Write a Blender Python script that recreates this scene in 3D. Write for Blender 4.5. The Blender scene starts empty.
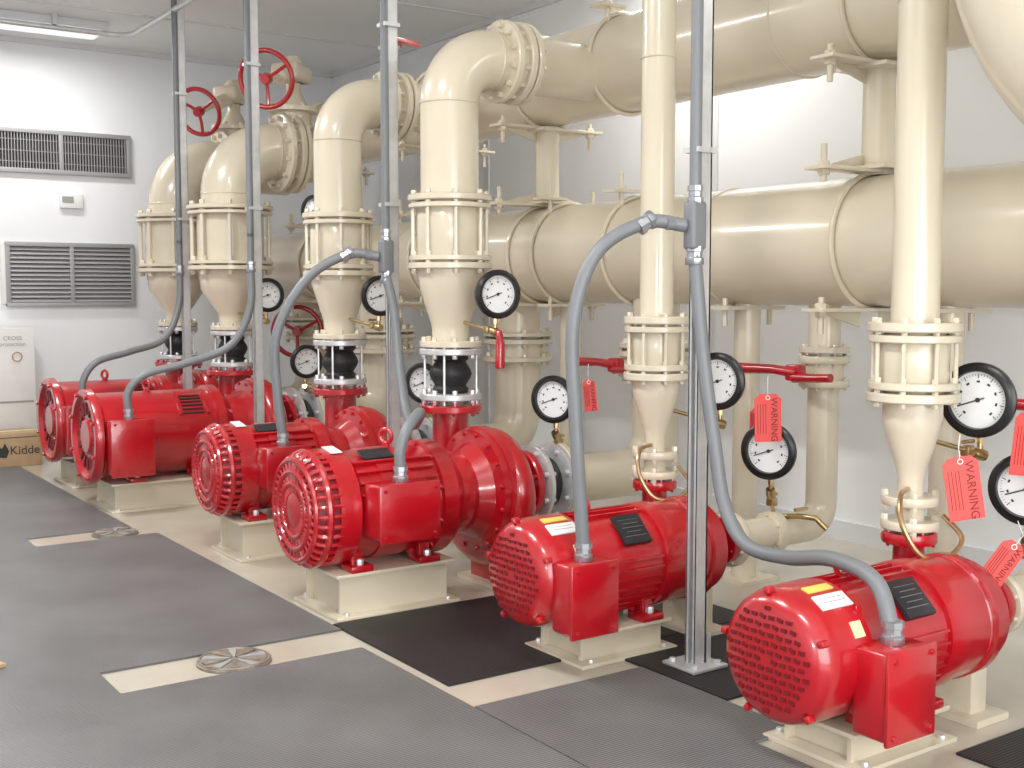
import bpy,bmesh,math,random
from mathutils import Vector,Matrix
random.seed(4)
pi=math.pi
scene=bpy.context.scene
# ------------------------------------------------------------ materials
def mk(name,col,rough=.4,metal=0,coat=0,var=.0,vscale=6,bump=0,bscale=60,emit=0,ecol=None):
    m=bpy.data.materials.new(name); m.use_nodes=True
    nt=m.node_tree; b=nt.nodes['Principled BSDF']
    b.inputs['Base Color'].default_value=(*col,1); b.inputs['Roughness'].default_value=rough
    b.inputs['Metallic'].default_value=metal
    b.inputs['Coat Weight'].default_value=coat; b.inputs['Coat Roughness'].default_value=.12
    if var or bump:
        tc=nt.nodes.new('ShaderNodeTexCoord')
    if var:
        n=nt.nodes.new('ShaderNodeTexNoise'); n.inputs['Scale'].default_value=vscale; n.inputs['Detail'].default_value=4
        nt.links.new(tc.outputs['Object'],n.inputs['Vector'])
        r=nt.nodes.new('ShaderNodeValToRGB')
        r.color_ramp.elements[0].position=.3; r.color_ramp.elements[1].position=.7
        r.color_ramp.elements[0].color=(*[c*(1-var) for c in col],1)
        r.color_ramp.elements[1].color=(*[min(1,c*(1+var)) for c in col],1)
        nt.links.new(n.outputs['Fac'],r.inputs['Fac']); nt.links.new(r.outputs['Color'],b.inputs['Base Color'])
    if bump:
        n2=nt.nodes.new('ShaderNodeTexNoise'); n2.inputs['Scale'].default_value=bscale
        nt.links.new(tc.outputs['Object'],n2.inputs['Vector'])
        bp=nt.nodes.new('ShaderNodeBump'); bp.inputs['Strength'].default_value=bump; bp.inputs['Distance'].default_value=.004
        nt.links.new(n2.outputs['Fac'],bp.inputs['Height']); nt.links.new(bp.outputs['Normal'],b.inputs['Normal'])
        if coat: nt.links.new(bp.outputs['Normal'],b.inputs['Coat Normal'])
    if emit:
        b.inputs['Emission Color'].default_value=(*(ecol or col),1); b.inputs['Emission Strength'].default_value=emit
    return m
def ribmat(name,c1,c2,scale,rough,strength):
    m=mk(name,c1,rough); nt=m.node_tree; b=nt.nodes['Principled BSDF']
    tc=nt.nodes.new('ShaderNodeTexCoord')
    w=nt.nodes.new('ShaderNodeTexWave'); w.wave_type='BANDS'; w.bands_direction='Y'; w.inputs['Scale'].default_value=scale
    nt.links.new(tc.outputs['Object'],w.inputs['Vector'])
    n=nt.nodes.new('ShaderNodeTexNoise'); n.inputs['Scale'].default_value=2.2; n.inputs['Detail'].default_value=6
    nt.links.new(tc.outputs['Object'],n.inputs['Vector'])
    mx=nt.nodes.new('ShaderNodeMix'); mx.data_type='RGBA'
    mx.inputs[6].default_value=(*c1,1); mx.inputs[7].default_value=(*c2,1)
    nt.links.new(w.outputs['Fac'],mx.inputs[0])
    mx2=nt.nodes.new('ShaderNodeMix'); mx2.data_type='RGBA'; mx2.blend_type='MULTIPLY'; mx2.inputs[0].default_value=.6
    nt.links.new(mx.outputs[2],mx2.inputs[6])
    r=nt.nodes.new('ShaderNodeValToRGB'); r.color_ramp.elements[0].color=(.5,.5,.5,1); r.color_ramp.elements[0].position=.3
    r.color_ramp.elements[1].position=.65
    nt.links.new(n.outputs['Fac'],r.inputs['Fac']); nt.links.new(r.outputs['Color'],mx2.inputs[7])
    nt.links.new(mx2.outputs[2],b.inputs['Base Color'])
    bp=nt.nodes.new('ShaderNodeBump'); bp.inputs['Strength'].default_value=strength; bp.inputs['Distance'].default_value=.003
    nt.links.new(w.outputs['Fac'],bp.inputs['Height']); nt.links.new(bp.outputs['Normal'],b.inputs['Normal'])
    return m
BEIGE=mk('beige_paint',(.67,.60,.465),.28,coat=.5,var=.04,vscale=3,bump=.08,bscale=40)
RED=mk('red_enamel',(.43,.003,.010),.28,coat=.8,var=.15,vscale=5,bump=.22,bscale=18)
REDD=mk('red_recess_shade',(.16,.002,.006),.5)  # darker copy of the red, paints the shade inside grille openings
DARK=mk('dark_recess',(.02,.012,.012),.7)
BLACK=mk('black_plastic',(.012,.012,.014),.3)
RUBBER=mk('black_rubber',(.015,.015,.017),.55,bump=.2,bscale=90)
STEEL=mk('galvanised_steel',(.66,.67,.68),.38,metal=.55,var=.08,vscale=20)
ZINC=mk('zinc_fitting',(.42,.44,.47),.35,metal=.8)
CONDUIT=mk('gray_conduit',(.19,.20,.212),.42,var=.05)
BRASS=mk('brass',(.55,.42,.22),.3,metal=1)
COPPER=mk('copper_tube',(.50,.33,.18),.3,metal=.9)
WHITE=mk('white_dial',(.85,.86,.86),.35)
PLATE=mk('name_plate',(.03,.03,.035),.35,metal=.3)
LABEL=mk('white_label',(.8,.8,.78),.5)
YEL=mk('yellow_label',(.75,.58,.12),.5)
CREAM=mk('cream_label',(.75,.7,.4),.5)
TAG=mk('tag_red',(.85,.09,.08),.5)
TAGINK=mk('tag_ink',(.22,.01,.01),.5)
INK=mk('ink',(.03,.03,.03),.6)
WALL=mk('wall_paint',(.84,.855,.875),.5,var=.015,vscale=1.2)
CEIL=mk('ceiling_paint',(.84,.845,.845),.55,var=.015,vscale=1)
FLOOR=mk('floor_epoxy',(.52,.475,.39),.25,coat=.3,var=.06,vscale=4)
TRIM=mk('trim_paint',(.70,.71,.73),.5)
VENT=mk('vent_aluminium',(.36,.36,.36),.5,metal=.2)
CARD=mk('cardboard',(.48,.33,.19),.8,var=.08,vscale=12)
CARDW=mk('white_carton',(.78,.77,.75),.6,var=.03)
GRAYMAT=ribmat('gray_ribbed_rubber',(.118,.117,.118),(.215,.213,.213),28,.38,.7)
BLKMAT=ribmat('black_ribbed_rubber',(.010,.010,.011),(.022,.022,.024),28,.5,.5)
DRAIN=mk('drain_cast',(.27,.23,.19),.5,metal=.4,var=.3,vscale=30)
LAMP=mk('lamp_diffuser',(.9,.91,.92),.4,emit=.6,ecol=(1,.99,.97))
# ------------------------------------------------------------ builder
def basis(d):
    d=Vector(d).normalized()
    ref=Vector((0,0,1)) if abs(d.z)<.9 else Vector((1,0,0))
    u=ref.cross(d).normalized(); v=d.cross(u).normalized()
    return u,v,d
class B:
    def __init__(s,name): s.name=name; s.bm=bmesh.new(); s.m=[]
    def mi(s,mat):
        if mat not in s.m: s.m.append(mat)
        return s.m.index(mat)
    def f(s,vs,k):
        try:
            fc=s.bm.faces.new(vs); fc.material_index=k; fc.smooth=True
        except ValueError: pass
    def rings(s,rs,k,cap=True,closed=False):
        n=len(rs[0]) if len(rs[0])>1 else len(rs[1])
        for a,b in zip(rs[:-1],rs[1:]):
            for i in range(n):
                j=(i+1)%n
                if len(a)==1 and len(b)==1: continue
                if len(a)==1: s.f([a[0],b[j],b[i]],k)
                elif len(b)==1: s.f([a[i],a[j],b[0]],k)
                else: s.f([a[i],a[j],b[j],b[i]],k)
        if closed:
            a,b=rs[-1],rs[0]
            for i in range(n):
                j=(i+1)%n; s.f([a[i],a[j],b[j],b[i]],k)
        elif cap:
            if len(rs[0])>1: s.f(list(reversed(rs[0])),k)
            if len(rs[-1])>1: s.f(rs[-1],k)
    def lathe(s,prof,o,d,mat,seg=36,cap=True,ph=0):
        u,v,w=basis(d); o=Vector(o); k=s.mi(mat); rs=[]
        for r,h in prof:
            if r<1e-6: rs.append([s.bm.verts.new(o+w*h)])
            else: rs.append([s.bm.verts.new(o+w*h+(u*math.cos(ph+2*pi*i/seg)+v*math.sin(ph+2*pi*i/seg))*r) for i in range(seg)])
        s.rings(rs,k,cap)
    def cyl(s,a,b,r,mat,seg=20):
        a=Vector(a);b=Vector(b); s.lathe([(r,0),(r,(b-a).length)],a,b-a,mat,seg)
    def hexn(s,c,d,r,h,mat): s.lathe([(r,0),(r,h*.8),(r*.85,h)],c,d,mat,6)
    def tube(s,pts,r,mat,seg=14,cap=True,closed=False):
        pts=[Vector(p) for p in pts]; n=len(pts); k=s.mi(mat)
        rr=r if isinstance(r,(list,tuple)) else [r]*n
        T=[]
        for i in range(n):
            if closed: t=pts[(i+1)%n]-pts[i-1]
            else: t=pts[min(i+1,n-1)]-pts[max(i-1,0)]
            T.append(t.normalized())
        u,v,_=basis(T[0]); rs=[]
        for i in range(n):
            if i:
                q=T[i-1].rotation_difference(T[i]); u=q@u; v=q@v
            rs.append([s.bm.verts.new(pts[i]+(u*math.cos(2*pi*j/seg)+v*math.sin(2*pi*j/seg))*rr[i]) for j in range(seg)])
        s.rings(rs,k,cap,closed)
    def torus(s,c,d,R,r,mat,seg=32,s2=8,a0=0,a1=2*pi):
        u,v,w=basis(d); c=Vector(c); full=abs(a1-a0-2*pi)<1e-4
        n=seg if full else seg+1
        pts=[c+(u*math.cos(a0+(a1-a0)*i/seg)+v*math.sin(a0+(a1-a0)*i/seg))*R for i in range(n)]
        s.tube(pts,r,mat,s2,closed=full)
    def box(s,c,size,mat,rot=None,bev=0,seg=2):
        t=bmesh.new(); bmesh.ops.create_cube(t,size=1)
        bmesh.ops.scale(t,vec=Vector(size),verts=t.verts)
        if bev: bmesh.ops.bevel(t,geom=list(t.edges),offset=bev,segments=seg,affect='EDGES',profile=.5)
        M=Matrix.Translation(Vector(c))@(rot.to_4x4() if rot else Matrix.Identity(4))
        k=s.mi(mat); mp={}
        for vv in t.verts: mp[vv]=s.bm.verts.new(M@vv.co)
        for ff in t.faces: s.f([mp[x] for x in ff.verts],k)
        t.free()
    def prism(s,poly,o,ux,uy,depth,mat):
        ux=Vector(ux);uy=Vector(uy);o=Vector(o);w=ux.cross(uy).normalized()*depth;k=s.mi(mat)
        a=[s.bm.verts.new(o+ux*p[0]+uy*p[1]) for p in poly]; b=[s.bm.verts.new(o+ux*p[0]+uy*p[1]+w) for p in poly]
        s.rings([a,b],k,True)
    def flange(s,c,d,r,t,mat,n=8,bolt=None,br=None,both=True):
        u,v,w=basis(d); c=Vector(c)
        s.lathe([(r*.3,-t/2),(r*.97,-t/2),(r,-t/2+t*.15),(r,t/2-t*.15),(r*.97,t/2),(r*.3,t/2)],c,d,mat,40)
        br=br or r*.07
        for i in range(n):
            a=2*pi*(i+.5)/n; p=c+(u*math.cos(a)+v*math.sin(a))*r*.86
            s.hexn(p+w*t/2,w,br,br*1.5,bolt or mat)
            if both: s.hexn(p-w*t/2,-w,br,br*1.5,bolt or mat)
    def obj(s,parent=None,loc=None,angle=38):
        bmesh.ops.recalc_face_normals(s.bm,faces=s.bm.faces)
        me=bpy.data.meshes.new(s.name); s.bm.to_mesh(me); s.bm.free()
        for m in s.m: me.materials.append(m)
        try: me.set_sharp_from_angle(angle=math.radians(angle))
        except Exception: pass
        o=bpy.data.objects.new(s.name,me); scene.collection.objects.link(o)
        if parent: att(o,parent)
        elif loc:
            me.transform(Matrix.Translation(-Vector(loc))); o.location=loc
        return o
def att(o,p):
    o.parent=p; o.matrix_parent_inverse=Matrix.Translation(-Vector(p.location))
def empty(name,loc):
    e=bpy.data.objects.new(name,None); e.location=loc; e.empty_display_size=.1; scene.collection.objects.link(e); return e
def fillet(pts,R,n=10):
    pts=[Vector(p) for p in pts]; out=[pts[0]]
    for i in range(1,len(pts)-1):
        a,b,c=pts[i-1],pts[i],pts[i+1]; d1=(a-b).normalized(); d2=(c-b).normalized()
        th=pi-d1.angle(d2); 
        if th<.02: out.append(b); continue
        t=R*math.tan(th/2); cen=b+(d1+d2).normalized()*(R/math.cos(th/2))
        p0=b+d1*t; p1=b+d2*t; v0=p0-cen; ax=v0.cross(p1-cen).normalized()
        for k in range(n+1): out.append(cen+Matrix.Rotation(th*k/n,3,ax)@v0)
    out.append(pts[-1]); return out
def catmull(P,n=8):
    P=[Vector(p) for p in P]; Q=[P[0]*2-P[1]]+P+[P[-1]*2-P[-2]]; out=[]
    for i in range(1,len(Q)-2):
        a,b,c,d=Q[i-1:i+3]
        for k in range(n):
            t=k/n; out.append(.5*((2*b)+(c-a)*t+(2*a-5*b+4*c-d)*t*t+(3*b-a-3*c+d)*t**3))
    out.append(P[-1]); return out
def text(body,name,loc,n,up,size,mat,parent):
    cu=bpy.data.curves.new(name,'FONT'); cu.body=body; cu.size=size; cu.align_x='CENTER'; cu.align_y='CENTER'; cu.extrude=.0004
    cu.materials.append(mat)
    o=bpy.data.objects.new(name,cu); scene.collection.objects.link(o)
    n=Vector(n).normalized(); up=Vector(up); up=(up-n*up.dot(n)).normalized(); x=up.cross(n)
    M=Matrix((x,up,n)).transposed().to_4x4(); M.translation=Vector(loc)
    o.matrix_basis=M
    att(o,parent)
# ------------------------------------------------------------ room
XW=4.9; YB=10.0; ZC=3.31; XL=-1.3; YF=-1.6
def simple(name,c,size,mat,bev=0):
    b=B(name); b.box((0,0,0),size,mat,bev=bev); o=b.obj(); o.location=c; return o
simple('floor',((XL+XW)/2,(YB+YF)/2,-.05),(XW-XL+.2,YB-YF+.2,.1),FLOOR)
simple('ceiling',((XL+XW)/2,(YB+YF)/2,ZC+.05),(XW-XL+.2,YB-YF+.2,.1),CEIL)
simple('wall_right',(XW+.05,(YB+YF)/2,ZC/2),(.1,YB-YF+.2,ZC),WALL)
simple('wall_back',((XL+XW)/2,YB+.05,ZC/2),(XW-XL,.1,ZC),WALL)
simple('wall_left',(XL-.05,(YB+YF)/2,ZC/2),(.1,YB-YF+.2,ZC),WALL)
b=B('wall_front')   # wall with wide opening added to let the fill light in
b.box((XL+.35,YF-.05,ZC/2),(.7,.1,ZC),WALL); b.box((XW-1.05,YF-.05,ZC/2),(2.1,.1,ZC),WALL)
b.box((1.1,YF-.05,2.95),(3.4,.1,.72),WALL); b.obj()
simple('baseboard_back',((XL+XW)/2,YB-.008,.05),(XW-XL,.016,.1),TRIM)
simple('baseboard_right',(XW-.008,(YB+YF)/2,.05),(.016,YB-YF,.1),TRIM)
simple('trim_1',((XL+XW)/2,YB-.015,ZC-.02),(XW-XL,.03,.04),TRIM)
simple('trim_2',(XW-.015,(YB+YF)/2,ZC-.02),(.03,YB-YF,.04),TRIM)
for i,y in enumerate((2.35,5.0,7.4)): simple('trim_%d'%(i+3),(XW-.006,y,ZC/2),(.012,.06,ZC-.1),TRIM)
for i,y in enumerate((7.3,8.7)): simple('trim_%d'%(i+6),((XL+XW)/2,y,ZC-.004),(XW-XL,.03,.008),TRIM)
# ------------------------------------------------------------ floor mats
def mat_obj(name,poly,mat,h=.008):
    cx=sum(p[0] for p in poly)/len(poly); cy=sum(p[1] for p in poly)/len(poly)
    b=B(name); b.prism([(p[0],p[1]) for p in poly],(0,0,0.0005),(1,0,0),(0,1,0),h,mat); b.obj(loc=(cx,cy,0),angle=20)
mat_obj('rubber_mat',[(-1.2,.2),(1.93,.2),(1.93,3.746),(1.06,3.746),(1.06,4.0),(1.97,4.0),(1.97,6.2),(1.35,6.2),(1.35,6.44),(1.9,6.44),(1.9,9.2),(-1.2,9.2)],GRAYMAT)
R=lambda a,b_,c,d:[(a,c),(b_,c),(b_,d),(a,d)]
mat_obj('rubber_mat',[(1.936,.2),(2.44,.2),(2.44,2.30),(2.62,2.30),(2.62,3.0),(1.936,3.0)],GRAYMAT)
mat_obj('rubber_mat',[(1.975,3.22),(2.9,3.22),(2.9,4.08),(1.975,4.08)],BLKMAT)
mat_obj('rubber_mat',R(2.63,3.35,2.6,3.215),BLKMAT)
mat_obj('rubber_mat',R(2.92,3.4,3.22,3.8),BLKMAT)
mat_obj('rubber_mat',R(2.85,3.7,1.0,1.92),BLKMAT)
def drain(x,y,r):
    b=B('floor_drain_cover')
    b.lathe([(0,0),(r,0),(r,.009),(r*.93,.012),(0,.012)],(x,y,.0005),(0,0,1),DRAIN,40)
    for k in range(10):
        a=2*pi*k/10
        d=Vector((math.cos(a),math.sin(a),0)); t=Vector((-math.sin(a),math.cos(a),0))
        b.prism([(r*.12,-.004),(r*.86,-r*.13),(r*.86,r*.13),(r*.12,.004)],(x,y,.0125),d,t,.005,DRAIN if k%2 else VENT)
    b.torus((x,y,.013),(0,0,1),r*.93,.005,DRAIN,36,6)
    b.obj(loc=(x,y,0))
drain(1.49,3.87,.13); drain(1.78,6.32,.12)
# ------------------------------------------------------------ pumps
def pedestal(b,x0,x1,y,w,h):
    cx=(x0+x1)/2; L=x1-x0
    b.box((cx,y,.007),(L+.04,w+.06,.014),BEIGE,bev=.002)
    b.box((cx,y,h-.007),(L+.02,w+.02,.014),BEIGE,bev=.002)
    for sg in (-1,1): b.box((cx,y+sg*(w/2-.03),h/2),(L-.03,.014,h-.02),BEIGE)
    b.box((x0+.05,y,h/2),(.014,w-.06,h-.02),BEIGE); b.box((x1-.05,y,h/2),(.014,w-.06,h-.02),BEIGE)
    for sx in (x0+.03,x1-.03):
        for sg in (-1,1): b.hexn((sx,y+sg*(w/2+.012),.014),(0,0,1),.010,.012,STEEL)
def pump(style,X0,Y,Z,r,L,Xv,Rv,rY,zn,rn,hp,boxc,boxs):
    e=empty('electric_pump',(X0+L/2,Y,0))
    p=B('pedestal')
    if style=='A': pedestal(p,X0+.20,X0+.60,Y,r*1.5,hp)
    else: pedestal(p,X0+.11,X0+L*.90,Y,r*1.55,hp)
    p.obj(e)
    m=B('motor'); O=(X0,Y,Z); AX=(1,0,0)
    def pt(ang,rad,h): # ang 0 = -Y side, 90 = top
        return Vector((X0+h,Y-math.cos(ang)*rad,Z+math.sin(ang)*rad))
    RX=lambda a: Matrix.Rotation(pi/2-a,3,'X')
    if style=='A':
        m.lathe([(0,.0),(r*.3,0),(r*.74,.006),(r*.86,.018),(r*.95,.042),(r,.08),(r*1.01,.20),(r*1.01,.215),(r*.93,.222),(r*.93,L*.74),(r*1.0,L*.745),(r*1.02,L*.76),(r*1.02,L*.84),(r*.98,L*.85),(r*.98,L)],O,AX,RED,56)
        q=r*.092
        # cast grille: honeycomb of slots, their shade painted in darker red
        for i in range(-10,11):
            for j in range(-10,11):
                yy=(i+(j%2)*.5)*q*1.75; zz=j*q*1.35; d=math.hypot(yy,zz)/r
                if d<.76 and d>.06:
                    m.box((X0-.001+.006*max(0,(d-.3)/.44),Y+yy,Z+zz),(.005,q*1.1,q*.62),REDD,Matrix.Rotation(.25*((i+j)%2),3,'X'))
        for k in range(34):
            a=2*pi*k/34
            if math.radians(18)<a<math.radians(72): continue
            c=pt(a,r*.95,(.235+L*.73)/2)
            m.box(c,(L*.73-.235,.007,r*.10),RED,RX(a))
        def plate(a,h,w,l,mat,rad=r*.975,th=.006):
            m.box(pt(a,rad,h),(w,l,th),mat,RX(a),bev=.001)
        plate(math.radians(45),L*.58,.12,.12,PLATE,r*.985,.016)
        for q_ in range(6): plate(math.radians(31+5*q_),L*.58,.095 if q_%2 else .07,.002,ZINC,r*1.042,.002)
        plate(math.radians(58),.145,.12,.05,LABEL,r*1.012)
        for q_ in range(3): plate(math.radians(53+4*q_),.145,.09,.002,INK,r*1.026,.002)
        plate(math.radians(75),.145,.10,.028,YEL,r*1.012)
        plate(math.radians(30),.17,.04,.045,CREAM,r*1.012)
        for k in range(4):
            a=pi/4+k*pi/2; m.hexn(pt(a,r*1.0,.205),pt(a,2,0)-pt(a,1,0),.01,.012,RED)
        for k in range(5):
            a=2*pi*(k+.35)/5
            m.box(pt(a,r*.97,.035),(.03,.02,.022),RED,RX(a),bev=.006)
        m.torus((X0+L*.42,Y,Z+r*.95+.03),(1,.5,0),.024,.008,RED,20,8); m.cyl((X0+L*.42,Y,Z+r*.9),(X0+L*.42,Y,Z+r*.95+.01),.012,RED)
    elif style=='B':
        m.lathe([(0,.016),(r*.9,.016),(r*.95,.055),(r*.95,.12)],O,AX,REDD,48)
        m.lathe([(0,-.004),(r*.22,-.002),(r*.30,.004),(r*.33,.022)],O,AX,RED,36)
        for k in range(36):
            a=2*pi*k/36
            m.tube([pt(a,r*.30,.010),pt(a,r*.84,.010),pt(a,r*.93,.026),pt(a,r*.975,.055),pt(a,r*.975,.12)],.0105,RED,6)
        for q_,h_,w_ in ((.46,.006,.012),(.66,.006,.013),(.86,.010,.013)): m.torus(pt(0,0,h_),AX,r*q_,w_,RED,40,8)
        m.torus(pt(0,0,.058),AX,r*.97,.016,RED,48,8)
        m.lathe([(r*.9,.10),(r*1.01,.10),(r*1.02,.12),(r*1.02,.19),(r*.97,.20),(r*.95,.21),(r*.95,L*.42),(r*.98,L*.425),(r*.98,L*.62),(r*.95,L*.625),(r*.95,L*.80),(r*1.03,L*.805),(r*1.04,L*.9),(r*.9,L*.96),(r*.75,L)],O,AX,RED,56)
        for a_ in (18,30,42,54,126,138,150,162):
            a=math.radians(a_); m.box(pt(a,r*.985,L*.53),(L*.5,.012,r*.09),RED,RX(a),bev=.003)
        m.box(pt(math.radians(66),r*1.0,L*.46),(.14,.07,.008),PLATE,RX(math.radians(66)),bev=.001)
        m.box(pt(math.radians(80),r*1.03,.155),(.05,.09,.004),LABEL,RX(math.radians(80)))
        for k in range(10):
            a=2*pi*(k+.5)/10; m.hexn(pt(a,r*.97,L*.805),(-1,0,0),.012,.014,RED)
        m.torus((X0+L*.6,Y,Z+r+.035),(1,.4,0),.03,.010,RED,20,8); m.cyl((X0+L*.6,Y,Z+r*.9),(X0+L*.6,Y,Z+r+.01),.016,RED)
    else:
        m.lathe([(0,.015),(r*.35,.012),(r*.4,.03),(r*.82,.025),(r*.88,.0),(r*1.0,.0),(r*1.03,.012),(r*1.03,.05),(r*.97,.06),(r*.93,.07),(r*.93,L*.86),(r*1.0,L*.865),(r*1.0,L*.93),(r*.8,L)],O,AX,RED,56)
        for k in range(16):
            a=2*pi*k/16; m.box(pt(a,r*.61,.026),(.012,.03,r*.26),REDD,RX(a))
        for k in range(6):
            a=math.radians(30+k*6); m.box(pt(a,r*.93,L*.70),(.13,.010,.012),DARK,RX(a))
        for sg in (.60,.80): m.box(pt(math.radians(45),r*.945,L*sg),(.012,.17,.02),RED,RX(math.radians(45)))
        for k in range(8):
            a=2*pi*(k+.5)/8; m.hexn(pt(a,r*.94,-.001),(-1,0,0),.013,.014,RED)
        m.torus((X0+L*.45,Y,Z+r*.93+.035),(1,.4,0),.03,.010,RED,20,8); m.cyl((X0+L*.45,Y,Z+r*.88),(X0+L*.45,Y,Z+r+.0),.016,RED)
    for hx in ((.40,.70) if style=='A' else (.30,.74)):
        for sg in (-1,1):
            m.box((X0+L*hx,Y+sg*r*.62,hp+.014),(.10,r*.42,.028),RED,bev=.006)
            m.box((X0+L*hx,Y+sg*r*.55,(hp+Z-r*.6)/2+.0),(.05,.03,abs(Z-r*.6-hp)+.02),RED,bev=.005)
            m.box((X0+L*hx,Y+sg*r*.38,(hp+Z-r*.6)/2+.0),(.09,.02,abs(Z-r*.6-hp)+.02),RED,bev=.005)
            m.hexn((X0+L*hx,Y+sg*r*.70,hp+.028),(0,0,1),.015,.022,STEEL)
    m.obj(e)
    t=B('terminal_box'); bx,by,bz=boxc; sx,sy,sz=boxs
    t.box(boxc,boxs,RED,bev=.014,seg=3)
    t.box((bx,by-sy/2-.006,bz),(sx+.012,.014,sz+.012),RED,bev=.006)
    for dx in (-1,1):
        for dz in (-1,1): t.hexn((bx+dx*(sx/2-.018),by-sy/2-.012,bz+dz*(sz/2-.018)),(0,-1,0),.008,.007,RED)
    t.box((bx,(by+Y-r*.8)/2,bz),(sx*.75,abs(Y-r*.8-by)+.02,sz*.7),RED,bev=.01)
    t.lathe([(.030,0),(.030,.012),(.026,.014),(.026,.03)],(bx,by,bz+sz/2),(0,0,1),ZINC,6)
    t.obj(e)
    v=B('pump_casing')
    xs=X0+L
    if style=='A':
        v.lathe([(r*.9,-.02),(r*1.0,.0),(Rv*1.12,Xv-xs-.05),(Rv*1.18,Xv-xs-.045),(Rv*1.18,Xv-xs-.015),(Rv*1.05,Xv-xs-.01),(Rv*1.05,Xv-xs+.04),(Rv*.85,Xv-xs+.06),(rn*1.2,Xv-xs+.08),(rn*1.1,Xv-xs+.15)],(xs,Y,Z),AX,RED,56)
        for k in range(12):
            a=2*pi*(k+.5)/12; c=Vector((Xv-.045,Y+math.cos(a)*Rv*1.09,Z+math.sin(a)*Rv*1.09)); v.hexn(c,(-1,0,0),.009,.012,RED)
        sr=.75
    else:
        v.lathe([(r*.72,-.06),(r*.80,0),(r*.74,(Xv-xs)*.3),(Rv*.85,Xv-xs-.11),(Rv*1.08,Xv-xs-.10),(Rv*1.08,Xv-xs-.065),(Rv*.95,Xv-xs-.06)],(xs,Y,Z),AX,RED,48)
        v.lathe([(Rv*1.0,-.07),(Rv*1.13,-.06),(Rv*1.13,-.025),(Rv*1.0,-.02),(Rv*1.0,.06),(Rv*.8,.085),(rn*1.1,.1),(rn*1.0,.17)],(Xv,Y,Z),AX,RED,56)
        for k in range(16):
            a=2*pi*(k+.5)/16; c=Vector((Xv-.065,Y+math.cos(a)*Rv*1.02,Z+math.sin(a)*Rv*1.02)); v.hexn(c-Vector((.035,0,0)),(-1,0,0),.011,.014,RED)
        sr=1
    off=rY-Y; pts=[];rad=[]
    for k in range(37):
        a=math.radians(20+340*k/36); rr=rn*(.55*sr+(1.05-.55*sr)*(k/36)**(1 if sr==1 else 3)); RR=Rv*.85+(off-Rv*.85)*(k/36)**(2 if sr==1 else 5)
        pts.append((Xv,Y+math.cos(a)*RR,Z+math.sin(a)*RR)); rad.append(rr)
    pts+= [(Xv,rY,Z+.06),(Xv,rY,zn-.03)]; rad+=[rn*1.02,rn]
    v.tube(pts,rad,RED,18)
    v.flange((Xv,rY,zn-.02),(0,0,1),rn*1.75,.035,RED,8)
    v.flange((Xv+.18,Y,Z),AX,rn*1.85,.035,RED,8)
    v.box((Xv,Y,(Z-Rv*.7)/2),(.08,.2,Z-Rv*.7),RED if style!='A' else BEIGE,bev=.006); v.box((Xv,Y,.012),(.16,.3,.022),BEIGE)
    v.obj(e)
P=[# style X0 Y Z r L Xv Rv riserY zn rn hp boxc boxs
 ('A',2.32,2.15,.31,.19,.75,3.15,.160,2.315,.54,.05,.105,(2.56,1.925,.25),(.19,.11,.24)),
 ('A',2.26,3.27,.325,.19,.74,3.09,.166,3.465,.56,.05,.115,(2.40,3.045,.28),(.19,.11,.24)),
 ('B',1.92,4.32,.425,.235,.71,2.87,.25,4.65,.78,.085,.18,(2.25,4.025,.44),(.26,.14,.22)),
 ('B',1.99,5.50,.43,.22,.64,2.87,.24,5.80,.78,.085,.19,(2.28,5.23,.46),(.22,.13,.20)),
 ('C',1.84,7.15,.44,.275,.86,2.95,.27,7.58,.78,.10,.17,(2.02,6.83,.40),(.24,.13,.32)),
 ('C',1.88,8.20,.44,.275,.86,2.95,.27,8.68,.78,.10,.17,(2.04,7.88,.40),(.24,.13,.32))]
for p in P: pump(*p)
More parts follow.
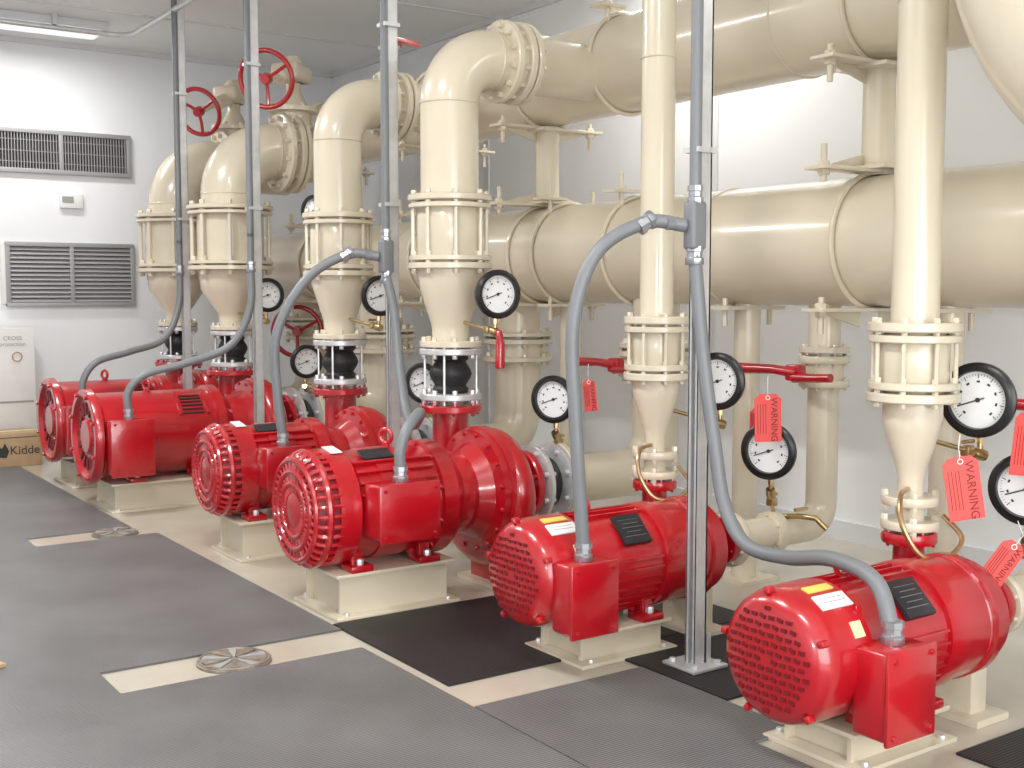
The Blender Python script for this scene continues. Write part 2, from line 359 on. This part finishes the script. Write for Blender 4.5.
# ------------------------------------------------------------ headers
HX=3.85; ZL=1.50; RL=.258; ZU=2.43; RU=.234
def header(z,r,y0,y1,rings):
    b=B('pipe_header')
    b.lathe([(0,-r*.35),(r*.5,-r*.28),(r*.85,-r*.12),(r,0),(r,y1-y0),(r*.85,y1-y0+r*.12),(r*.5,y1-y0+r*.28),(0,y1-y0+r*.35)],(HX,y0,z),(0,1,0),BEIGE,64)
    for y in rings: b.torus((HX,y,z),(0,1,0),r+.001,.005,BEIGE,48,6)
    return b
b=header(ZL,RL,.9,9.1,(3.78,6.5)); b.obj(loc=(HX,5,ZL))
b=header(ZU,RU,.6,9.1,(3.4,6.0)); b.obj(loc=(HX,5,ZU))
def support(y,ylow):
    b=B('pipe_support')
    for z,r,top in ((ZL,RL,True),(ZL,RL,False),(ZU,RU,False)):
        sg=1 if top else -1; za=z+sg*(r+.012)
        b.box((HX,y,za),(2*r+.22,.11,.014),BEIGE,bev=.002)
        for s2 in (-1,1):
            b.prism([(s2*.06,0),(s2*(r+.08),0),(s2*.06,sg*.07)],(HX,y+.03,za),(1,0,0),(0,0,1),.01,BEIGE)
            px=HX+s2*(r+.06)
            b.cyl((px,y,za-sg*.05),(px,y,za+sg*.09),.012,BEIGE,10)
            b.hexn((px,y,za+sg*.007),(0,0,sg),.024,.02,BEIGE); b.hexn((px,y,za-sg*.007),(0,0,-sg),.024,.02,BEIGE)
    for z,r in ((ZL,RL),(ZU,RU)): b.torus((HX,y,z),(0,1,0),r+.011,.011,BEIGE,56,8)
    b.cyl((HX,y,ZL+RL),(HX,y,ZU-RU),.065,BEIGE,28)
    b.box((HX,y,ZL+RL+.025),(.24,.24,.014),BEIGE); b.box((HX,y,ZU-RU-.025),(.24,.24,.014),BEIGE)
    b.cyl((HX,ylow,0),(HX,ylow,ZL-RL+.02),.058,BEIGE,28)
    b.box((HX,ylow,.008),(.22,.22,.016),BEIGE)
    b.box((HX,ylow,ZL-RL-.012),(.36,.12,.016),BEIGE)
    for s2 in (-1,1): b.cyl((HX+s2*.14,ylow,ZL-RL-.09),(HX+s2*.14,ylow,ZL-RL+.03),.012,BEIGE,10)
    b.obj(loc=(HX,y,0))
for y,yl in ((3.02,3.71),(2.0,2.68),(5.22,5.0),(6.3,6.35),(7.9,7.8)): support(y,yl)
def ring_clamp(y,z,r):
    b=B('pipe_clamp'); b.torus((HX,y,z),(0,1,0),r+.011,.011,BEIGE,56,8)
    b.box((HX-r*.55,y,z+r+.03),(.16,.09,.014),BEIGE)
    b.cyl((HX-r*.55,y,z+r*.8),(HX-r*.55,y,z+r+.12),.012,BEIGE,10); b.hexn((HX-r*.55,y,z+r+.037),(0,0,1),.024,.02,BEIGE)
    b.obj(loc=(HX,y,z))
ring_clamp(4.42,ZL,RL); ring_clamp(4.55,ZU,RU); ring_clamp(5.0,ZL,RL)
# ------------------------------------------------------------ risers
def checkvalve(b,x,y,z0,z1,rf,rb,n=8):
    t=.03
    b.flange((x,y,z0),(0,0,1),rf,t,BEIGE,n); b.flange((x,y,z0+t+.006),(0,0,1),rf*.98,t*.8,BEIGE,n,both=False)
    b.flange((x,y,z1),(0,0,1),rf,t,BEIGE,n); b.flange((x,y,z1-t-.006),(0,0,1),rf*.98,t*.8,BEIGE,n,both=False)
    b.lathe([(rb*.85,0),(rb*.85,.02),(rb,.05),(rb,z1-z0-.05),(rb*.85,z1-z0-.02),(rb*.85,z1-z0)],(x,y,z0),(0,0,1),BEIGE,40)
    for i in range(n):
        a=2*pi*(i+.5)/n; c=Vector((x+math.cos(a)*rf*.88,y+math.sin(a)*rf*.88,0))
        b.cyl(c+Vector((0,0,z0)),c+Vector((0,0,z1)),rf*.05,BEIGE,8)
def big_riser(x,y,zf,rp,rf,rb,zc0,zc1,ze,bend,valve):
    b=B('discharge_pipe')
    rn=.085
    b.flange((x,y,zf+.035),(0,0,1),rn*1.7,.03,STEEL,8,br=.012)
    b.lathe([(rn*.9,0),(rn*1.0,.03),(rn*.85,.045),(rn*1.1,.08),(rn*1.18,.1),(rn*1.1,.12),(rn*.85,.155),(rn,.17),(rn*.9,.2)],(x,y,zf+.04),(0,0,1),RUBBER,32)
    for i in range(4):
        a=2*pi*(i+.5)/4; c=Vector((x+math.cos(a)*rn*1.45,y+math.sin(a)*rn*1.45,0)); b.cyl(c+Vector((0,0,zf)),c+Vector((0,0,zf+.27)),.006,STEEL,8)
    b.flange((x,y,zf+.245),(0,0,1),rn*1.7,.03,STEEL,8,br=.012)
    b.flange((x,y,zf+.28),(0,0,1),rn*1.7,.03,BEIGE,8,br=.012)
    z0=zf+.29
    b.lathe([(rn,0),(rn,.05),(rn*1.05,.08),(rb*.9,.24),(rb*.98,zc0-z0-.04),(rb*.98,zc0-z0)],(x,y,z0),(0,0,1),BEIGE,40)
    checkvalve(b,x,y,zc0,zc1,rf,rb)
    pts=fillet([(x,y,zc1-.02),(x,y,ze),(HX,y,ze)],bend,14)
    b.tube(pts,rp,BEIGE,40)
    b.torus((x,y,ze-bend),(0,0,1),rp+.001,.004,BEIGE,40,6); b.torus((x+bend,y,ze),(1,0,0),rp+.001,.004,BEIGE,40,6)
    vx=x+bend+.06; rv=rp*1.42
    b.flange((vx,y,ze),(1,0,0),rv,.035,BEIGE,12); b.lathe([(rp*1.2,0),(rp*1.2,.09)],(vx,y,ze),(1,0,0),BEIGE,36)
    b.flange((vx+.075,y,ze),(1,0,0),rv,.035,BEIGE,12)
    b.flange((vx+.115,y,ze),(1,0,0),rv,.03,BEIGE,12)
    if valve=='lever':
        b.cyl((vx+.04,y,ze+rp),(vx+.04,y,ze+rv+.13),.028,BEIGE,16); b.box((vx+.04,y,ze+rv+.13),(.09,.09,.02),BEIGE)
        b.box((vx+.06,y-.09,ze+rv+.155),(.30,.04,.03),RED,Matrix.Rotation(.35,3,'Z'),bev=.005)
        b.box((vx+.05,y-.01,ze+rv+.155),(.10,.08,.05),RED,Matrix.Rotation(.5,3,'Z'),bev=.008)
    b.obj(loc=(x,y,zf))
big_riser(2.87,4.65,.78,.135,.195,.155,1.42,1.73,2.38,.22,'plain')
big_riser(2.87,5.80,.78,.130,.195,.155,1.40,1.71,2.33,.22,'lever')
big_riser(2.95,7.58,.78,.19,.285,.22,1.46,1.86,2.25,.30,'plain')
big_riser(2.95,8.68,.78,.19,.285,.22,1.46,1.86,2.25,.30,'plain')
def handwheel(b,c,d,r,mat=RED):
    b.torus(c,d,r,.017,mat,40,10); u,v,w=basis(d); c=Vector(c)
    for k in range(3):
        a=2*pi*k/3+.5; q=c+(u*math.cos(a)+v*math.sin(a))*r; b.tube([c,(c+q)/2-w*.01,q],.012,mat,8)
    b.lathe([(.035,-.03),(.04,0),(.03,.03)],c,d,mat,16)
for (x,y,z,r,wc) in ((3.42,7.58,2.25,.18,(3.09,7.27,2.68)),(3.42,8.68,2.25,.165,(3.03,8.36,2.60))):
    b=B('gate_valve')
    b.lathe([(.12,.15),(.12,.28),(.17,.28),(.17,.31),(.10,.32),(.07,.38),(.05,.42),(.05,.5)],(x,y,z),(0,0,1),BEIGE,28)
    for i in range(8):
        a=2*pi*i/8; b.hexn((x+math.cos(a)*.15,y+math.sin(a)*.15,z+.31),(0,0,1),.014,.02,BEIGE)
    wc=Vector(wc); p0=Vector((x-.04,y-.04,z+.52)); d=wc-p0
    b.box((x-.02,y-.02,z+.54),(.26,.20,.12),BEIGE,Matrix.Rotation(.7,3,'Z'),bev=.03,seg=3)
    b.lathe([(.07,.48),(.07,.62),(.04,.66),(0,.66)],(x,y,z),(0,0,1),BEIGE,20)
    b.lathe([(.05,0),(.05,d.length*.45),(.022,d.length*.47),(.022,d.length)],p0,d,BEIGE,16)
    handwheel(b,wc,d,r)
    b.obj(loc=(x,y,z+.15))
def small_riser(x,y,zn,r,rf,rb):
    b=B('discharge_pipe')
    b.flange((x,y,zn+.022),(0,0,1),.09,.028,BEIGE,4,br=.012); b.lathe([(.045,0),(.045,.07)],(x,y,zn+.02),(0,0,1),BEIGE,24)
    b.flange((x,y,zn+.10),(0,0,1),.09,.028,BEIGE,4,br=.012)
    z0=zn+.11; zc0=.97; zc1=1.19
    b.lathe([(.04,0),(.04,.06),(.05,.10),(.085,.21),(.092,.24),(.092,zc0-z0)],(x,y,z0),(0,0,1),BEIGE,36)
    checkvalve(b,x,y,zc0,zc1,rf,rb,8)
    ze=3.02
    b.tube(fillet([(x,y,zc1-.02),(x,y,ze),(HX,y,ze),(HX,y,ZU+RU-.03)],.14,12),r,BEIGE,36)
    b.torus((x,y,2.2),(0,0,1),r+.001,.004,BEIGE,36,6)
    b.tube(catmull([(x-.04,y-.02,zn+.14),(x-.13,y-.06,zn+.13),(x-.17,y-.10,zn+.05),(x-.13,y-.14,zn-.04),(x-.04,y-.17,zn-.05),(x+.03,y-.17,zn-.0),(x+.03,y-.10,zn+.06)],8),.008,COPPER,8)
    b.obj(loc=(x,y,zn))
small_riser(3.15,2.315,.54,.074,.145,.108); small_riser(3.09,3.465,.56,.066,.128,.095)
# ------------------------------------------------------------ suction pipes
def suction(x0,y,z,r,zf,lever,wheel=None,joint=True):
    b=B('suction_pipe')
    if joint:
        b.flange((x0+.03,y,z),(1,0,0),r*1.55,.025,STEEL,8,br=.012)
        b.lathe([(r*.8,.03),(r*1.0,.05),(r*1.12,.085),(r*1.0,.12),(r*.8,.14)],(x0,y,z),(1,0,0),RUBBER,32)
        b.flange((x0+.145,y,z),(1,0,0),r*1.55,.025,STEEL,8,br=.012)
        xs=x0+.16; b.flange((xs+.01,y,z),(1,0,0),r*1.6,.03,BEIGE,8,br=.012)
    else:
        xs=x0+.02; b.flange((xs,y,z),(1,0,0),r*1.7,.03,BEIGE,8); b.flange((xs+.24,y,z),(1,0,0),r*1.3,.05,BEIGE,6)
    b.tube(fillet([(xs,y,z),(HX,y,z),(HX,y,ZL-RL+.04)],r*1.5,12),r,BEIGE,32)
    rf=r*1.6
    b.flange((HX,y,zf),(0,0,1),rf,.03,BEIGE,8); b.lathe([(r*1.25,0),(r*1.25,.10)],(HX,y,zf),(0,0,1),BEIGE,32)
    b.flange((HX,y,zf+.10),(0,0,1),rf,.03,BEIGE,8)
    b.flange((HX,y,zf+.14),(0,0,1),rf,.025,BEIGE,8)
    if lever:
        lx=HX-rf-.06
        b.cyl((HX-r,y,zf+.05),(lx,y,zf+.05),.025,BEIGE,14)
        b.box((lx-.01,y,zf+.05),(.05,.08,.07),RED,bev=.012)
        b.tube([(lx-.02,y-.02,zf+.05),(lx-.03,y+.10,zf+.06),(lx-.03,y+.30,zf+.055)],[.022,.020,.024],RED,10)
        b.tube([(lx-.02,y,zf+.03),(lx-.03,y-.12,zf+.035),(lx-.03,y-.20,zf+.04)],[.022,.018,.018],RED,10)
    if wheel:
        b.tube([(HX-r,y,zf+.05),(3.66,8.06,zf+.05),(3.60,7.97,zf+.05)],.03,BEIGE,14); handwheel(b,(3.59,7.95,zf+.05),(-.6,-.8,0),.18)
    b.obj(loc=(HX,y,0))
suction(3.35,2.15,.31,.062,.86,True,joint=False)
suction(3.29,3.27,.325,.065,.92,True,joint=False)
suction(3.07,4.32,.425,.115,.90,True)
suction(3.07,5.50,.43,.125,.92,False)
suction(3.15,7.15,.44,.15,.90,False)
suction(3.15,8.20,.44,.15,.96,False,True)
# ------------------------------------------------------------ gauges
def gauge(c,n,r,attach,lever=False):
    b=B('pressure_gauge'); n=Vector(n).normalized(); c=Vector(c); u=Vector((0,0,1)).cross(n).normalized(); up=n.cross(u)
    b.lathe([(0,-.06),(r*.8,-.06),(r*.92,-.045),(r*.94,-.005),(r*1.08,-.005),(r*1.12,.003),(r*1.12,.018),(r*.99,.028),(r*.86,.028),(r*.84,.010)],c,n,BLACK,48,cap=False)
    b.lathe([(0,.010),(r*.86,.010)],c,n,WHITE,48,cap=False)
    for k in range(41):
        a=math.radians(-45+270*k/40); d=u*math.cos(a)+up*math.sin(a)
        l=.13 if k%5==0 else .06; w=.0022 if k%5==0 else .0010
        M=Matrix((d,n.cross(d),n)).transposed()
        b.box(c+n*.011+d*r*(.78-l/2),(r*l,w,.0012),INK,M)
        if k%5==0:
            b.box(c+n*.011+d*r*.55,(r*.06,r*.09,.001),INK,M)
    a=math.radians(200); d=u*math.cos(a)+up*math.sin(a); M=Matrix((d,n.cross(d),n)).transposed()
    b.box(c+n*.013+d*r*.22,(r*.85,.004,.0015),INK,M); b.lathe([(r*.07,0),(r*.07,.004)],c+n*.011,n,INK,12)
    s=c-up*r*1.0-n*.02; at=Vector(attach)
    b.cyl(s+up*.02,s-up*.035,.012,BRASS,6)
    b.cyl(s-up*.03,s-up*.07,.009,BRASS,12)
    j=s-up*.07; b.lathe([(.018,-.02),(.02,0),(.018,.02)],j,(at-j),BRASS,12)
    b.tube([j,at],.008,BRASS,10)
    mid=j+(at-j).normalized()*min(.045,(at-j).length*.5)
    b.box(mid,(.035,.035,.035),BRASS,bev=.006)
    if lever:
        b.tube([j+n*.02,j+n*.045,j+n*.055-up*.05,j+n*.05-up*.16],[.012,.014,.018,.020],RED,10)
        b.box(j+n*.052-up*.10,(.045,.02,.13),RED,bev=.008)
    else: b.box(mid+Vector((0,-.0,.03)),(.06,.012,.012),BRASS,bev=.003)
    b.obj(loc=c)
    return j
gauge((2.93,4.35,1.29),(-.15,-1,0),.098,(2.88,4.60,1.17),True)
gauge((2.93,5.45,1.28),(-.15,-1,0),.095,(2.88,5.74,1.16))
gauge((3.00,7.10,1.28),(-.05,-1,0),.098,(2.96,7.50,1.16))
gauge((3.20,4.28,.81),(-.88,-.48,0),.098,(3.28,4.32,.55))
gauge((3.20,5.46,.81),(-.88,-.48,0),.098,(3.28,5.50,.55))
gauge((3.22,7.0,.85),(-.1,-1,0),.098,(3.34,7.15,.60))
gauge((3.50,3.24,.665),(-.93,-.36,0),.103,(3.56,3.27,.40))
gauge((3.33,3.36,.945),(-.93,-.36,0),.103,(3.13,3.45,.84))
gauge((3.36,2.22,.955),(-.97,-.22,0),.108,(3.18,2.31,.84))
gauge((3.50,2.13,.665),(-.95,-.3,0),.105,(3.55,2.15,.38))
gauge((2.90,6.16,1.76),(-.9,-.4,0),.08,(2.88,5.9,1.66))
b=B('drain_valve')
b.tube([(3.60,3.25,.385),(3.60,3.17,.40),(3.62,3.10,.40),(3.64,3.06,.36)],.012,BRASS,10); b.box((3.60,3.16,.43),(.07,.014,.012),BRASS); b.obj(loc=(3.6,3.15,.4))
def tag(top,n,tilt,L=.17,W=.09):
    n=Vector(n).normalized(); top=Vector(top)
    e=empty('warning_tag',top)
    M=Matrix.Rotation(tilt,3,n); up=M@Vector((0,0,1)); x=up.cross(n)
    b=B('tag_card')
    poly=[(-W/2,-L),(W/2,-L),(W/2,-.02),(W/2-.02,0),(-W/2+.02,0),(-W/2,-.02)]
    b.prism(poly,top,x,up,.002,TAG)
    b.torus(top-up*.015+n*.002,n,.008,.002,LABEL,12,5)
    b.tube([top-up*.015,top+up*.03+n*.004,top+Vector((0,0,.07))],.0015,STEEL,5)
    for k in range(4): b.box(top-up*(L*.52)+x*(W*(-.08-k*.10))+n*.0027,(.0018,L*.62,.0006),TAGINK,Matrix((x,up,n)).transposed())
    b.obj(e)
    text('WARNING','tag_text',top-up*L*.54+x*W*.22+n*.003,n,x,L*.19,TAGINK,e)
tn=(-.6,-.8,0)
tag((3.19,2.17,.79),tn,.16,.20,.11)
tag((3.43,2.08,.92),(-.4,-.92,0),-.1,.20,.11)
tag((3.34,2.06,.52),tn,-.6,.15,.08)
tag((3.44,3.20,.90),tn,.03,.19,.105)
tag((3.35,4.22,.90),(-.5,-.86,0),.1,.15,.06)
tag((3.75,3.55,.80),tn,.0,.12,.06)
# ------------------------------------------------------------ strut posts
def post(x,y,w=.05):
    b=B('strut_post'); t=.006; h=ZC-.012
    b.box((x+w/2-t/2,y,h/2+.01),(t,w,h),STEEL); 
    for sg in (-1,1):
        b.box((x,y+sg*(w/2-t/2),h/2+.01),(w,t,h),STEEL); b.box((x-w/2+t/2,y+sg*(w/2-.008),h/2+.01),(t,.014,h),STEEL)
    b.box((x,y,.016),(.16,.16,.012),STEEL,bev=.002); b.box((x,y,ZC-.008),(.16,.16,.012),STEEL,bev=.002)
    for sx in (-1,1):
        for sy in (-1,1): b.hexn((x+sx*.055,y+sy*.055,.02),(0,0,1),.012,.014,STEEL)
    b.box((x+.04,y,.07),(.02,.05,.1),STEEL)
    b.obj(loc=(x,y,0))
def fitting(b,p,d,r=.030):
    b.lathe([(r,-.03),(r*1.05,-.028),(r*1.05,-.008),(r*.85,-.004),(r*.85,.012),(r*1.0,.014),(r*1.0,.032)],p,d,ZINC,8)
def drop(x,y,two,zt,left,right,r=.023):
    post(x,y)
    b=B('flexible_conduit'); px=x-.045; py=y-.02
    b.cyl((px,py,zt+.08),(px,py,ZC),.020,CONDUIT,16)
    if two: b.box((px,py,zt),(.065,.055,.16),CONDUIT,bev=.012,seg=3)
    else: b.cyl((px,py,zt-.1),(px,py,zt+.1),.02,CONDUIT,16)
    for z in (zt+.25,zt+1.1): b.box((x-.015,y-.01,z),(.085,.075,.018),STEEL); 
    fitting(b,(px,py,zt-.10),(0,0,1)); 
    if two: fitting(b,(px,py,zt+.10),(0,0,1),.026)
    b.tube(catmull([(px,py,zt-.09)]+right,10),r,CONDUIT,16)
    fitting(b,Vector(right[-1])+Vector((0,0,.0)),(0,0,1))
    if left:
        b.tube([(px,py+.01,zt),(px-.09,py+.04,zt+.005)],.02,CONDUIT,14)
        b.tube(catmull([(px-.03,py+.01,zt)]+left,10),r,CONDUIT,16)
        fitting(b,left[0],Vector(left[1])-Vector(left[0])); fitting(b,left[-1],(0,0,1))
    b.obj(loc=(x,y,zt))
drop(2.78,2.9,True,1.52,
 [(2.60,2.97,1.53),(2.44,3.03,1.43),(2.365,3.06,1.2),(2.37,3.05,.85),(2.40,3.045,.43)],
 [(2.74,2.84,1.1),(2.75,2.79,.8),(2.75,2.74,.60),(2.73,2.62,.49),(2.70,2.42,.49),(2.64,2.2,.535),(2.58,2.0,.52),(2.56,1.925,.40)])
drop(2.78,5.04,True,1.47,
 [(2.58,5.12,1.48),(2.40,5.2,1.36),(2.26,5.24,1.1),(2.26,5.24,.8),(2.28,5.23,.59)],
 [(2.74,4.95,1.2),(2.71,4.85,.95),(2.66,4.70,.76),(2.57,4.48,.715),(2.47,4.26,.77),(2.38,4.10,.81),(2.29,4.035,.76),(2.25,4.025,.68),(2.25,4.025,.58)])
drop(2.78,6.73,False,1.55,None,[(2.72,6.70,1.2),(2.60,6.72,.98),(2.35,6.78,.88),(2.12,6.82,.82),(2.02,6.83,.72),(2.02,6.83,.59)])
drop(2.78,8.00,False,1.55,None,[(2.72,7.98,1.2),(2.60,7.94,.98),(2.35,7.90,.90),(2.13,7.88,.84),(2.04,7.88,.72),(2.04,7.88,.59)])
b=B('ceiling_conduit')
b.tube(fillet([(-1.2,9.0,ZC-.1),(2.735,9.0,ZC-.1),(2.735,7.98,ZC-.1),(2.735,2.5,ZC-.1)],.15,8),.02,STEEL,12)
for y in (3.6,5.6,7.6): b.box((2.735,y,ZC-.04),(.05,.03,.08),STEEL)
for x in (-.5,1,2.2): b.box((x,9.0,ZC-.04),(.03,.05,.08),STEEL)
b.obj(loc=(2.7,8,ZC-.1))
b=B('large_pipe_elbow')
b.tube(fillet([(3.1,1.80,ZC),(3.1,1.80,1.79),(3.1,-.6,1.79)],.6,20),.34,BEIGE,56)
b.torus((3.1,1.20,1.79),(0,1,0),.341,.006,BEIGE,56,6)
b.flange((3.1,-.6,1.79),(0,1,0),.43,.05,BEIGE,16)
b.cyl((3.1,.3,0),(3.1,.3,1.47),.06,BEIGE,24)
b.obj(loc=(3.1,1.5,1.75))
# ------------------------------------------------------------ back wall stuff
def vent(name,x0,x1,z0,z1,vert,panels):
    b=B(name); y=YB-.02; cx=(x0+x1)/2; cz=(z0+z1)/2; w=.035
    b.box((cx,YB-.006,cz),(x1-x0-.02,.008,z1-z0-.02),DARK)
    for z in (z0+w/2,z1-w/2): b.box((cx,y,z),(x1-x0,.04,w),VENT,bev=.003)
    pw=(x1-x0)/panels
    for k in range(panels+1):
        xx=min(max(x0+k*pw,x0+w/2),x1-w/2); b.box((xx,y,cz),(w,.038,z1-z0-.01),VENT,bev=.003)
    if vert:
        n=46
        for k in range(n): b.box((x0+w+(x1-x0-2*w)*(k+.5)/n,y,cz),(.006,.025,z1-z0-2*w),VENT)
        for k in range(3): b.box((cx,y+.004,z0+(z1-z0)*(k+1)/4),(x1-x0-2*w,.01,.006),VENT)
    else:
        n=13
        for k in range(n): b.box((cx,y,z0+w+(z1-z0-2*w)*(k+.5)/n),(x1-x0-2*w,.034,.007),VENT,Matrix.Rotation(.9,3,'X'))
    b.obj(loc=(cx,YB,cz))
vent('wall_vent',1.9,3.02,2.25,2.60,True,2)
vent('wall_vent',2.01,3.03,1.18,1.70,False,2)
b=B('thermostat'); b.box((2.53,YB-.02,2.04),(.18,.04,.12),LABEL,bev=.008); b.box((2.50,YB-.042,2.05),(.09,.004,.05),VENT); b.obj(loc=(2.53,YB,2.04))
b=B('light_switch'); b.box((2.0,YB-.012,1.45),(.05,.02,.5),LABEL,bev=.004); b.obj(loc=(2.0,YB,1.45))
e=empty('cardboard_box',(1.75,9.3,0))
b=B('carton'); b.box((1.76,9.39,.125),(.62,.34,.25),CARD,bev=.004); b.box((1.76,9.218,.22),(.6,.003,.004),INK); b.box((1.76,9.39,.2515),(.62,.05,.002),CREAM)
b.prism([(-.04,-.04),(.03,-.05),(.05,.0),(.02,.06),(.0,.02),(-.03,.05)],(1.79,9.2185,.12),(1,0,0),(0,0,1),.002,INK)
b.obj(e)
text('Kidde','print',(1.95,9.217,.12),(0,-1,0),(0,0,1),.09,INK,e)
e=empty('storage_carton',(1.86,9.78,0))
b=B('carton'); b.box((1.88,9.79,.51),(.50,.34,1.02),CARDW,bev=.004)
b.box((1.88,9.618,.45),(.46,.003,.015),VENT); b.torus((2.0,9.617,.80),(0,-1,0),.035,.005,CARD,20,6)
b.obj(e)
text('CROSS\nprotection','print',(1.97,9.617,.92),(0,-1,0),(0,0,1),.045,VENT,e)
b=B('cardboard_sheet'); b.box((.66,4.3,.016),(.26,.2,.012),CARD,Matrix.Rotation(.3,3,'Z')); b.obj(loc=(.66,4.3,0))
# ------------------------------------------------------------ lights
def fixture(x,y,lx,ly,power):
    e=empty('ceiling_light',(x,y,ZC))
    b=B('housing'); b.box((x,y,ZC-.03),(lx,ly,.06),TRIM,bev=.008); b.obj(e)
    b=B('diffuser'); b.box((x,y,ZC-.075),(lx*.94,ly*.85,.035),LAMP,bev=.012); b.obj(e)
    l=bpy.data.lights.new('lamp','AREA'); l.shape='RECTANGLE'; l.size=lx*.9; l.size_y=ly*.8; l.energy=power; l.color=(1,.985,.965)
    o=bpy.data.objects.new('lamp',l); scene.collection.objects.link(o); o.matrix_basis=Matrix.Translation((x,y,ZC-.10)); att(o,e)
fixture(2.0,9.2,1.2,.28,24)
fixture(.9,1.2,.28,1.2,42); fixture(.9,3.6,.28,1.2,50); fixture(.9,6.4,.28,1.2,75)
fixture(4.45,1.6,.28,1.2,20); fixture(4.45,4.9,.28,1.2,24)  # unseen fixtures added behind the pipes to brighten the right wall
l=bpy.data.lights.new('front_opening_fill','AREA'); l.shape='RECTANGLE'; l.size=3.2; l.size_y=2.4; l.energy=150; l.color=(.97,.99,1)  # added fill light behind the camera, outside the front opening
o=bpy.data.objects.new('front_opening_fill',l); scene.collection.objects.link(o); o.location=(1.1,-1.9,1.4); o.rotation_euler=(math.radians(90),0,0)
l=bpy.data.lights.new('camera_flash','SPOT'); l.energy=75; l.spot_size=math.radians(75); l.spot_blend=.6; l.shadow_soft_size=.04; l.color=(1,.98,.95)
o=bpy.data.objects.new('camera_flash',l); scene.collection.objects.link(o); o.location=(-.03,.0,1.42); o.rotation_euler=(math.radians(88),0,math.radians(-33))
w=bpy.data.worlds.new('world'); scene.world=w; w.use_nodes=True
w.node_tree.nodes['Background'].inputs[0].default_value=(.93,.97,1,1); w.node_tree.nodes['Background'].inputs[1].default_value=.8
# ------------------------------------------------------------ camera
cam=bpy.data.cameras.new('camera'); co=bpy.data.objects.new('camera',cam); scene.collection.objects.link(co)
co.location=(0,0,1.3); co.rotation_euler=(math.radians(90-4.5),0,math.radians(-34.7)); cam.sensor_width=36; cam.lens=41.13; cam.clip_start=.05
scene.camera=co
scene.view_settings.view_transform='Standard'
scene.view_settings.exposure=.08
